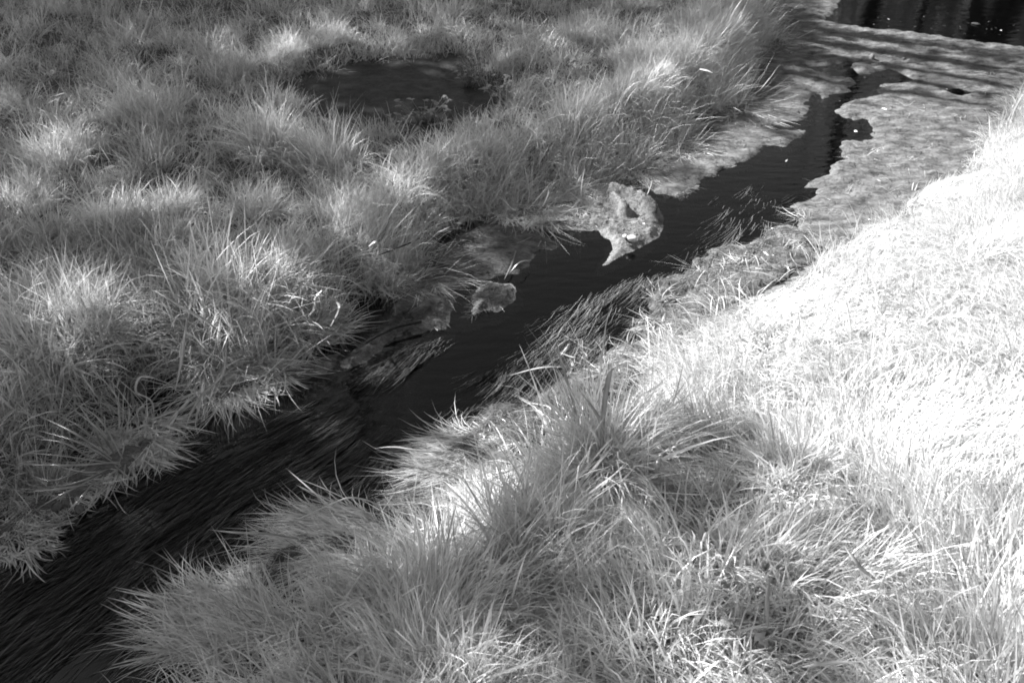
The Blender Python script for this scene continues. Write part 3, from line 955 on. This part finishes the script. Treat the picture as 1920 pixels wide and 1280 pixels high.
for k, tri3 in enumerate(fan):
    (a, b), (c_, d_), (f_, g_) = tri3
    down = g_ > b + 25
    z0 = .14
    path = [(a, b, z0), (c_, d_, z0 + (.03 if down else .09)), (f_, g_, .03 if down else z0 + .06)]
    o = ribbon('leaf', path, rng.uniform(.006, .0115), M_REED, None, None, None, rng.uniform(.65, 1.0), taper=(.6, 1, .9, .5, .02))
    m_ = o.location.copy()
    o.parent = e
    o.location = m_ - e.location

# right bank singles
GR = 'loose leaves and stems on the right bank'
ribbon('dry_grass_stalk', [(850, 945, .06), (780, 945, .05), (712, 946, .06), (690, 938, .10), (655, 933, .13), (620, 945, .10), (570, 968, .03), (545, 975, .01)], .007, M_DRY, 'long pale stem arching low over the dark water', 'dry stem', GR, 1.2, taper=(1, 1, 1, .5))
ribbon('reed_leaf', [(1085, 790, .22), (1068, 730, .32), (1050, 670, .40), (1042, 632, .46)], .011, M_REED, 'tall pointed blade sticking up in front of the streaming weed', 'reed leaf', GR, 1.1)
ribbon('reed_leaf', [(1128, 840, .25), (1132, 770, .36), (1142, 705, .46), (1150, 690, .48)], .018, M_REED, 'broadest upright blade in the tall shaded tussock', 'reed leaf', GR, 1.1, taper=(.7, 1, 1, .3))
ribbon('reed_leaf', [(1120, 690, .22), (1060, 688, .3), (1010, 690, .24), (950, 705, .12)], .009, M_REED, 'blade arching left from the tall shaded tussock over the weed', 'reed leaf', GR, .95)
ribbon('reed_leaf', [(1150, 830, .24), (1130, 800, .34), (1115, 770, .38), (1085, 730, .40)], .012, M_REED, 'light streaked blade slanting across the tall shaded tussock', 'reed leaf', GR, 1.15)
ribbon('reed_leaf', [(1190, 880, .24), (1165, 840, .32), (1140, 790, .38)], .012, M_REED, 'second streaked blade slanting beside the first in the tall shaded tussock', 'reed leaf', GR, 1.15)
ribbon('reed_leaf', [(1240, 905, .22), (1232, 880, .30), (1236, 862, .32), (1228, 866, .30)], .018, M_REED, 'short broad blade with a rolled tip right of the tall shaded tussock', 'reed leaf', GR, 1.1, taper=(.8, 1, 1, .6))
ribbon('straw', [(1505, 1250, .36), (1545, 1243, .37), (1590, 1241, .37)], .010, M_DRY, 'straight bright straw lying flat near the bottom edge', 'straw', GR, 1.45, taper=(.3, 1, 1, .9))
ribbon('straw', [(1540, 1258, .34), (1550, 1268, .34), (1562, 1282, .33)], .007, M_DRY, 'short bright straw just below the flat straight one', 'straw', GR, 1.4)
ribbon('reed_leaf', [(1440, 1175, .33), (1438, 1130, .37), (1442, 1080, .41)], .013, M_REED, 'upright broad blade above the lobed leaves in the lower right', 'reed leaf', GR, 1.0)
ribbon('reed_leaf', [(1640, 1085, .33), (1610, 1060, .38), (1580, 1018, .40)], .013, M_REED, 'pale broad blade leaning left beside the star-like tussock', 'reed leaf', GR, 1.2)
ribbon('reed_leaf', [(560, 1010, .05), (500, 1000, .10), (440, 998, .09), (390, 992, .07)], .009, M_REED, 'pointed blade reaching left over the water from the combed-over tussock', 'reed leaf', GR, 1.0)
ribbon('reed_leaf', [(850, 850, .05), (790, 845, .08), (740, 838, .07), (700, 840, .05)], .009, M_REED, 'pale pointed blade reaching left over the water from the sunlit shelf', 'reed leaf', GR, 1.15)


def tube(V, T, path, rad, ns=6):
    path = np.asarray(path, float)
    m = len(path)
    rad = np.broadcast_to(rad, (m,)) if np.ndim(rad) == 0 else np.asarray(rad)
    tg = np.gradient(path, axis=0)
    tg /= np.linalg.norm(tg, axis=1)[:, None]
    ref = np.array([0.31, .17, .93]) if abs(tg[0] @ np.array([0, 0, 1])) < .9 else np.array([.9, .2, .1])
    s = np.cross(tg, ref)
    s /= np.linalg.norm(s, axis=1)[:, None]
    u = np.cross(s, tg)
    b = sum(len(x) for x in V)
    a = np.linspace(0, 2 * np.pi, ns, endpoint=False)
    ring = path[:, None] + rad[:, None, None] * (np.cos(a)[None, :, None] * s[:, None] + np.sin(a)[None, :, None] * u[:, None])
    V.append(ring.reshape(-1, 3))
    for i in range(m - 1):
        for k in range(ns):
            p, q = b + i * ns + k, b + i * ns + (k + 1) % ns
            T += [(p, q, q + ns), (p, q + ns, p + ns)]
    for k in range(1, ns - 1):
        T += [(b, b + k + 1, b + k), (b + (m - 1) * ns, b + (m - 1) * ns + k, b + (m - 1) * ns + k + 1)]


for path, r, lab in (([(770, 455, .20), (745, 465, .2), (711, 478, .19)], .004, 'dark thin twig lying along the sloping tussock'),
                     ([(790, 603, .03), (745, 612, .035), (712, 628, .03), (686, 643, .02)], .006, 'dark bent strip added for the gap edging the net-like algae strip'),  # solid dark strip added where a gap shows as a dark line
                     ):
    V, T = [], []
    p = np.array([[*at(a, b, z), z] for a, b, z in path])
    c = p[0].copy()
    tube(V, T, p - c, np.linspace(r, r * .6, len(p)), 5)
    tag(tri_obj('twig', np.concatenate(V) + c, T, M_BARK, loc=tuple(c)), lab, 'twig', 'twigs by the stream')


# leafy herbs at the pool, lobed leaves at lower right
def herb(px, py, z, rad, hgt, n, leaf, label, lobed=False, tone=1.0):
    c = at(px, py, z)
    root_ = tag(empty('leafy_herb', (c[0], c[1], z)), label, 'leafy herb', 'broad-leaved herbs among the grass')
    for k in range(n):
        a = rng.uniform(0, 6.28)
        r = rad * math.sqrt(rng.uniform(0.02, 1))
        tip = np.array([r * math.cos(a), r * math.sin(a), hgt * rng.uniform(.45, 1)])
        V, T = [], []
        mid = tip * np.array([.45, .45, .65])
        tube(V, T, [(0, 0, -.02), mid, tip], [.0022, .0018, .001], 4)
        st = tri_obj('stem', np.concatenate(V), T, M_HERB, parent=root_, tone=np.full(len(np.concatenate(V)), .8))
        for q in range(1 if lobed else 5):
            b = a + rng.normal(0, .5) + (q - 2) * 1.1 * (not lobed)
            ln = leaf * rng.uniform(.7, 1.2)
            base = tip if (lobed or q < 3) else mid
            ax = np.array([math.cos(b), math.sin(b), rng.uniform(-.15, .5)])
            ax /= np.linalg.norm(ax)
            sd = np.cross(ax, (0, 0, 1))
            sd /= np.linalg.norm(sd)
            up = np.cross(sd, ax)
            ts = np.linspace(0, 1, 9)
            wd = ln * (.36 * np.sin(np.pi * ts ** .8) + .02)
            if lobed:
                wd = wd * (1 + .45 * np.cos(ts * 6 * np.pi)) * 1.1
            cen = base + ax * (ln * ts)[:, None] - up * (ln * .25 * ts ** 2)[:, None]
            VV = np.concatenate([cen - sd * wd[:, None] + up * wd[:, None] * .3, cen, cen + sd * wd[:, None] + up * wd[:, None] * .3])
            TT = []
            for i in range(8):
                for s0 in (0, 9):
                    x, y = s0 + i, s0 + 9 + i
                    TT += [(x, y, y + 1), (x, y + 1, x + 1)]
            lf = tri_obj('leaf', VV, TT, M_HERB, parent=st, tone=np.full(27, tone * rng.uniform(.8, 1.2)))
    return root_


herb(800, 250, .10, .14, .18, 26, .026, 'dim leafy herb patch on the near rim of the dark pool', tone=.8)
herb(745, 262, .10, .10, .14, 16, .026, 'low leafy herb left of the larger patch at the pool rim', tone=.8)
herb(880, 180, .10, .12, .22, 22, .026, 'taller leafy herb at the right end of the pool', tone=.75)
herb(940, 200, .15, .12, .16, 18, .026, 'leafy herb between the pool and the dim tussock', tone=.75)
herb(1392, 1225, .2, .05, .09, 5, .038, 'herb with pale lobed leaves near the bottom edge', True, .75)


# stones and lumps
def lump(name, px, py, z, sx, sy, sz, mat, label, cat, group, seed):
    import bmesh
    bm = bmesh.new()
    bmesh.ops.create_icosphere(bm, subdivisions=2, radius=1)
    me = bpy.data.meshes.new(name)
    bm.to_mesh(me)
    bm.free()
    co = np.empty(len(me.vertices) * 3)
    me.vertices.foreach_get('co', co)
    co = co.reshape(-1, 3)
    f = 1 + .35 * fbm(co[:, 0] + seed * 3.1, co[:, 1] + co[:, 2] * .7, 1.6, 3, seed)
    co = co * f[:, None] * np.array([sx, sy, sz])
    me.vertices.foreach_set('co', co.ravel().astype(np.float32))
    me.update()
    me.shade_smooth()
    ta = me.attributes.new('tone', 'FLOAT', 'POINT')
    ta.data.foreach_set('value', np.ones(len(me.vertices), dtype=np.float32))
    me.materials.append(mat)
    o = bpy.data.objects.new(name, me)
    COL.objects.link(o)
    c = at(px, py, z)
    o.location = (c[0], c[1], z)
    o.rotation_euler = (0, 0, seed * 1.3)
    return tag(o, label, cat, group)


LST = [(232, 882, .02, .020, .016, .014, 'glinting wet stone right under the broad-bladed clump'),
       (272, 838, .01, .022, .018, .014, 'dark wet stone at the water near the hanging reed leaf'),
       (150, 955, .02, .020, .015, .015, 'wet stone beneath the drooping broad blades'),
       (108, 950, .02, .018, .018, .013, 'wet stone left of the drooping broad blades'),
       (92, 972, .01, .014, .012, .010, 'smallest wet stone at the lower left waterline'),
       (655, 1030, .05, .018, .014, .012, 'wet stone inside the combed-over tussock'),
       (700, 1032, .05, .022, .016, .014, 'dark wet stone right of the combed-over tussock')]
for k, (px, py, z, a, b, c, lab) in enumerate(LST):
    lump('wet_stone', px, py, z, a, b, c, M_STONE, lab, 'stone', 'wet stones at the waterline', k + 2)
lump('foam_lump', 1186, 447, .045, .026, .016, .014, M_DRY, 'bright white lump of foam on the algae raft', 'foam', None, 31)
lump('foam_lump', 1172, 443, .045, .012, .010, .010, M_DRY, 'smaller white foam speck left of the bright lump on the raft', 'foam', None, 33)
lump('algae_lump', 1634, 110, .02, .022, .018, .032, M_HUMP, 'upright pale lump on the shadow-striped algae sheet', 'algae lump', 'lumps on the far algae sheet', 35)
lump('algae_lump', 1645, 122, .01, .04, .02, .016, M_HUMP, 'low lump just in front of the upright one on the algae sheet', 'algae lump', 'lumps on the far algae sheet', 36)
lump('algae_lump', 1695, 111, .01, .02, .014, .012, M_HUMP, 'small round lump alone on the striped algae sheet', 'algae lump', 'lumps on the far algae sheet', 37)
lump('algae_lump', 1830, 45, .004, .035, .02, .008, M_SCUM_SHADE, 'flat lump floating on the dark far water', 'algae lump', 'lumps on the far algae sheet', 38)

# floating specks on the far water and mats
n = 150
PX = np.concatenate([rng.uniform(1550, 1960, 80), rng.uniform(1300, 1900, 70)])
PY = np.concatenate([rng.uniform(25, 95, 80) + (PX[:80] - 1550) * .05, rng.uniform(90, 330, 70)])
fl = np.array([at(a, b, .0) for a, b in zip(PX, PY)])
v, t, tn = make_blades(np.stack([fl[:, 0], fl[:, 1], np.full(n, .012)], 1), rng.uniform(.008, .03, n), rng.uniform(.004, .012, n), rng.uniform(0, 6.28, n),
                       rng.uniform(1.35, 1.56, n), rng.uniform(0, .2, n), 3, rng.uniform(.05, .3, n), floor=True)
tag(tri_obj('floating_debris', v, t, M_DRY, tone=tn), kind='stuff')

# ------------------------------------------------------------------ trees (they stand beyond the frame: their shade and reflections are what is seen)
# crown leaves are shaped to this set map of sun and shade below
def light(P):
    x, y = P[:, 0], P[:, 1]
    d = sdist(P, BASIN)
    right = land_side(P)
    L = np.full(len(P), .22)
    L = np.where(sdist(P, BASIN) > 0, .13, L)
    FAR = pts([(1545, 60), (1700, 62), (2060, 95), (2060, 230), (1900, 230), (1700, 330), (1600, 350), (1560, 330), (1530, 200), (1560, 120)]) + SUN_H * .2 / math.tan(SUN_EL)
    L = np.where(sdist(P, FAR) > 0, .93, L)
    L = np.where(right | (d > 0), 1.0, L)
    # shade over the lower stream and the near right bank
    shade = np.vstack([[[-5, -2]], pts([(-300, 1000)], .0), pts([(150, 990), (420, 760), (640, 690), (720, 760), (690, 880)], 0), pts([(700, 985), (860, 965), (990, 880), (1030, 770), (1110, 705),
                       (1250, 745), (1420, 775), (1470, 830), (1400, 900), (1330, 960), (1280, 1080), (1300, 1330)], .22), [[.5, -2]]])
    wS = sstep(-.10, .08, sdist(P, shade))
    L = L * (1 - wS) + .085 * wS
    half = np.vstack([pts([(1400, 900), (1600, 880), (1760, 960), (1990, 930), (2100, 1380), (1300, 1380), (1280, 1080)], .22)])
    wH = sstep(-.30, .25, sdist(P, half))
    L = L * (1 - wH) + .68 * wH
    B = [(930, 880, .20, 1.0, .1), (1600, 830, .3, 1.0, .25), (1330, 830, .22, .32, .25), (1290, 960, .22, .3, .25), (1400, 800, .14, .4, .25), (990, 310, .46, .93, .3), (1120, 270, .46, .93, .3), (1240, 190, .46, .93, .3), (1340, 115, .46, .93, .3), (880, 330, .28, .7, .3), (1400, 50, .38, .65, .3),
         (480, 490, .28, .85, .36), (370, 500, .22, .8, .36), (110, 510, .26, .65, .36), (20, 560, .18, .65, .36), (430, 600, .14, .6, .3), (535, 80, .3, .62, .3), (620, 55, .28, .5, .3), (720, 60, .2, .4, .3), (265, 150, .26, .6, .3), (500, 190, .18, .7, .36), (620, 235, .18, .6, .36), (110, 240, .22, .6, .3), (330, 340, .16, .6, .3), (210, 360, .18, .6, .3), (40, 340, .18, .6, .3), (640, 360, .18, .6, .3), (480, 340, .16, .5, .3), (720, 320, .2, .5, .3),
         (770, 390, .24, .7, .3), (1180, 60, .38, .55, .3), (1050, 50, .3, .42, .3),
         (60, 40, 1.0, .04, .2), (280, 40, .9, .04, .2), (420, 20, .5, .06, .2), (60, 440, .22, .06, .2), (280, 470, .18, .06, .2), (420, 300, .12, .06, .2), (200, 290, .12, .06, .2), (30, 720, .26, .05, .2), (60, 900, .28, .05, .1), (250, 760, .18, .07, .2), (320, 690, .10, .3, .25), (720, 170, .5, .03, .15), (860, 180, .4, .03, .15), (600, 170, .2, .05, .15), (300, 460, .14, .08, .2), (60, 440, .14, .10, .2),
         (1190, 420, .20, .95, .02), (1390, 290, .22, .95, .0), (1300, 340, .16, .9, 0), (1450, 250, .2, .8, 0), (1490, 110, .30, .06, 0), (1440, 170, .22, .08, 0), (1385, 225, .16, .08, 0), (1310, 275, .14, .08, 0), (1235, 325, .12, .08, 0), (1500, 60, .3, .06, 0), (1465, 195, .07, .8, 0), (925, 565, .10, .55, 0), (690, 640, .10, .8, 0),
         (805, 590, .08, .35, 0), (930, 510, .12, .18, 0), (1000, 440, .14, .14, 0), (1060, 395, .18, .10, 0), (940, 420, .2, .10, .1), (100, 1150, .5, .05, 0), (450, 860, .35, .06, 0), (700, 760, .2, .08, 0), (750, 600, .12, .12, 0), (850, 520, .15, .12, 0), (1000, 700, .15, .75, 0), (1150, 570, .25, .9, 0), (900, 700, .12, .3, 0),
         (870, 860, .18, 1.0, 0), (780, 920, .16, .75, 0), (620, 1000, .20, .4, .1), (820, 960, .12, .7, 0), (750, 640, .1, .25, 0),
         (1480, 870, .16, .95, .3), (1320, 1010, .14, .55, .3), (860, 1250, .16, .5, .3), (1250, 1080, .16, .5, .3), (1700, 1130, .2, .75, .3), (1860, 1020, .2, .7, .3), (1450, 1110, .15, .2, .3), (1560, 900, .12, .4, .25), (1600, 1230, .14, .5, .3)]
    for px, py, r, val, z in B:
        c = at(px, py, z) + SUN_H * (0.2 - z) / math.tan(SUN_EL)      # where that place's sunbeam crosses bank level
        w = np.exp(-((x - c[0]) ** 2 + (y - c[1]) ** 2) / (2 * (r * .62) ** 2))
        w = sstep(0.1, .85, w)
        L = L * (1 - w) + val * w
    L = np.where(L > .93, L, L * (1 + .5 * fbm(x, y, 2.6, 3, 301)))
    return np.clip(L, .03, 1)


TREES = [(-10.6, 6.0, 8.6, 2.3), (-7.2, 6.2, 8.2, 2.2), (-9.3, 9.2, 9.4, 2.5), (-11.6, 11.6, 9.6, 2.6), (-6.8, 9.9, 8.6, 2.2), (-8.6, 12.9, 9.2, 2.4), (-6.4, 3.6, 8.0, 2.2), (-9.0, 3.6, 8.4, 2.3)]
TL = ['leafy tree left of the stream, shading the foreground bank', 'leafy tree nearest the left bank tussocks', 'tall leafy tree up the left meadow', 'farthest tall tree behind the left meadow',
      'leafy tree nearest the dark pool', 'tree at the top of the left meadow', 'leafy tree nearest the photographer on the left', 'leafy tree standing behind the photographer side of the meadow']
n = 150000
q = np.stack([rng.uniform(-7, 3.2, n), rng.uniform(-1.5, 9.6, n)], 1)
zz = rng.uniform(3.6, 9.4, n)
lt = light(q)
tau = -np.log(np.clip(lt, .035, .995))
acc = rng.uniform(0, 3.35, n) < tau
q, zz = q[acc], zz[acc]
k = (zz - .2) / S[2]
LP = np.stack([q[:, 0] + S[0] * k, q[:, 1] + S[1] * k, zz], 1)
TT_ = np.array(TREES)
best = np.full(len(LP), 9e9)
own = np.zeros(len(LP), int)
for i, (x, y, hh, r) in enumerate(TREES):
    c = np.array([x, y, hh * .70])
    dd = np.sqrt(((LP[:, 0] - c[0]) / r) ** 2 + ((LP[:, 1] - c[1]) / r) ** 2 + ((LP[:, 2] - c[2]) / (hh * .36)) ** 2)
    own = np.where(dd < best, i, own)
    best = np.minimum(best, dd)
ok = best < 1.25
LOG.append(('leaves', int(ok.sum())))
scene['log'] = str(LOG)
LP, own = LP[ok], own[ok]


def leaf_quads(P, size):
    m = len(P)
    a = rng.normal(0, 1, (m, 3))
    a /= np.linalg.norm(a, axis=1)[:, None]
    b = np.cross(a, rng.normal(0, 1, (m, 3)))
    b /= np.linalg.norm(b, axis=1)[:, None]
    s = size * rng.uniform(.7, 1.25, m)
    V = np.stack([P - a * s[:, None], P + b * (s * .5)[:, None], P + a * s[:, None], P - b * (s * .5)[:, None]], 1)
    return V.reshape(-1, 3), np.arange(4 * m).reshape(m, 4)


def limb(base, tip, bend, r0, r1, m=6):
    t_ = np.linspace(0, 1, m)[:, None]
    p = base * (1 - t_) + tip * t_ + np.array(bend)[None] * (np.sin(np.pi * t_))
    return p, np.linspace(r0, r1, m)


def build_tree(x, y, hh, r, trunk_r, leaves, label, leaf_size=.075, lean=(0, 0), limbs=7, name='leafy_tree', cat='tree', group='trees left of the stream', fork=.35, crown_tone=1.0):
    z0 = float(h_at(np.array([x]), np.array([y]))[0]) - .05
    rt = tag(empty(name, (x, y, z0)), label, cat, group)
    o0 = np.array([x, y, z0])
    V, T = [], []
    topp = np.array([lean[0], lean[1], hh * .9])
    p, rr = limb(np.zeros(3), topp, (rng.normal(0, .12), rng.normal(0, .12), 0), trunk_r, trunk_r * .2, 10)
    rr = rr + trunk_r * .6 * np.exp(-np.linspace(0, 9, 10) / .9)
    tube(V, T, p, rr, 10)
    for i in range(limbs):
        f = rng.uniform(fork, .85)
        b = topp * f
        aa = i * 2.4 + rng.uniform(0, .6)
        tip = b + np.array([math.cos(aa), math.sin(aa), rng.uniform(.35, .9)]) * r * rng.uniform(.55, .95) * (1.1 - f * .5)
        p, rr = limb(b, tip, (0, 0, .25), trunk_r * .4 * (1.15 - f), .008, 6)
        tube(V, T, p, rr, 6)
    tri_obj('trunk', np.concatenate(V), T, M_BARK, parent=rt)
    v_, q_ = leaf_quads(leaves - o0, leaf_size)
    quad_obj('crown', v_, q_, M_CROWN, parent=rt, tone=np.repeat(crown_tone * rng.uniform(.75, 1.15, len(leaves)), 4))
    return rt


for i, (x, y, hh, r) in enumerate(TREES):
    build_tree(x, y, hh, r, .13, LP[own == i], TL[i])

# slender saplings above the frame whose stems stripe the far algae
for k, (along, nn, hh, tr, lean) in enumerate([(6.2, 6.00, 6.6, .035, (.1, .2)), (7.4, 6.30, 7.2, .05, (.05, -.1)), (6.6, 6.52, 6.2, .028, (-.1, .1)), (8.0, 6.72, 7.8, .06, (.1, .05)),
                                               (7.0, 6.93, 6.8, .035, (.0, .15)), (8.4, 7.15, 7.4, .05, (-.15, 0)), (7.6, 5.80, 7.0, .04, (.0, .1))]):
    # n: distance across the sun's direction; the shadow of a stem at that offset runs along the sheet
    q0 = np.array([.5, .866]) * nn + np.array([.866, -.5]) * (-1.0)
    base = q0 + SUN_H * (along - 1.8)
    m = 260
    a = rng.uniform(0, 6.28, m)
    rr = .8 * np.sqrt(rng.uniform(0, 1, m))
    zl = hh * rng.uniform(.62, 1.0, m)
    lv = np.stack([base[0] + lean[0] * zl / hh + rr * np.cos(a), base[1] + lean[1] * zl / hh + rr * np.sin(a), zl], 1)
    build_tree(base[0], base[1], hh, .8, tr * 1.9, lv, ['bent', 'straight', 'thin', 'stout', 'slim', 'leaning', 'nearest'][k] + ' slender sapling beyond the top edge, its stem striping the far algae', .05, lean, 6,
               'slender_sapling', 'sapling', 'saplings beyond the far algae sheet', .4)


# across the far water
def far_point(px, dist):
    p = at(px, 40, 0)
    return p / np.hypot(*p) * dist


for px, dist, hh, tr, lean, r, nl, sz, zf, lab in (
        (1632, 13.6, 9, .15, (.1, .1), 1.8, 900, .10, .55, 'thick-stemmed tree across the far water, reflected near the left of the dark reach'),
        (1730, 12.6, 7.5, .055, (.7, .1), 1.3, 400, .09, .6, 'thin leaning tree across the far water'),
        (1865, 12.8, 9, .36, (.2, .0), 2.2, 2600, .11, .25, 'massive ivy-clad tree across the far water, reflected darkest at the top right')):
    p = far_point(px, dist)
    m = nl
    a = rng.uniform(0, 6.28, m)
    rr = r * np.sqrt(rng.uniform(0, 1, m))
    zl = hh * (zf + (1 - zf) * rng.uniform(0, 1, m))
    lv = np.stack([p[0] + lean[0] * zl / hh + rr * np.cos(a), p[1] + lean[1] * zl / hh + rr * np.sin(a), zl], 1)
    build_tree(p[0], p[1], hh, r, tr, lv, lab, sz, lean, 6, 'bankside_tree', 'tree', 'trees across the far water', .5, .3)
for k, (px, dist, r, hh, lab) in enumerate([(1560, 21, 2.6, 5, 'round bush behind the far trees at left'), (1680, 23, 2.8, 5.5, 'wide bush behind the thin leaning tree'),
                                            (1800, 21, 2.6, 5, 'bush between the thin tree and the massive tree'), (1930, 22, 3.0, 6, 'bush at right behind the massive tree'), (2060, 21, 3, 5.5, 'outermost bush at the right of the far bank')]):
    p = far_point(px, dist)
    m = 2600
    u = rng.normal(0, 1, (m, 3))
    u /= np.linalg.norm(u, axis=1)[:, None]
    rad = rng.uniform(.55, 1.05, m) * (1 + .25 * fbm(u[:, 0] * 2, u[:, 1] * 2 + u[:, 2], 1.2, 3, k + 400))
    lv = np.array([p[0], p[1], hh * .5]) + u * rad[:, None] * np.array([r, r, hh * .5])
    lv = lv[lv[:, 2] > .1]
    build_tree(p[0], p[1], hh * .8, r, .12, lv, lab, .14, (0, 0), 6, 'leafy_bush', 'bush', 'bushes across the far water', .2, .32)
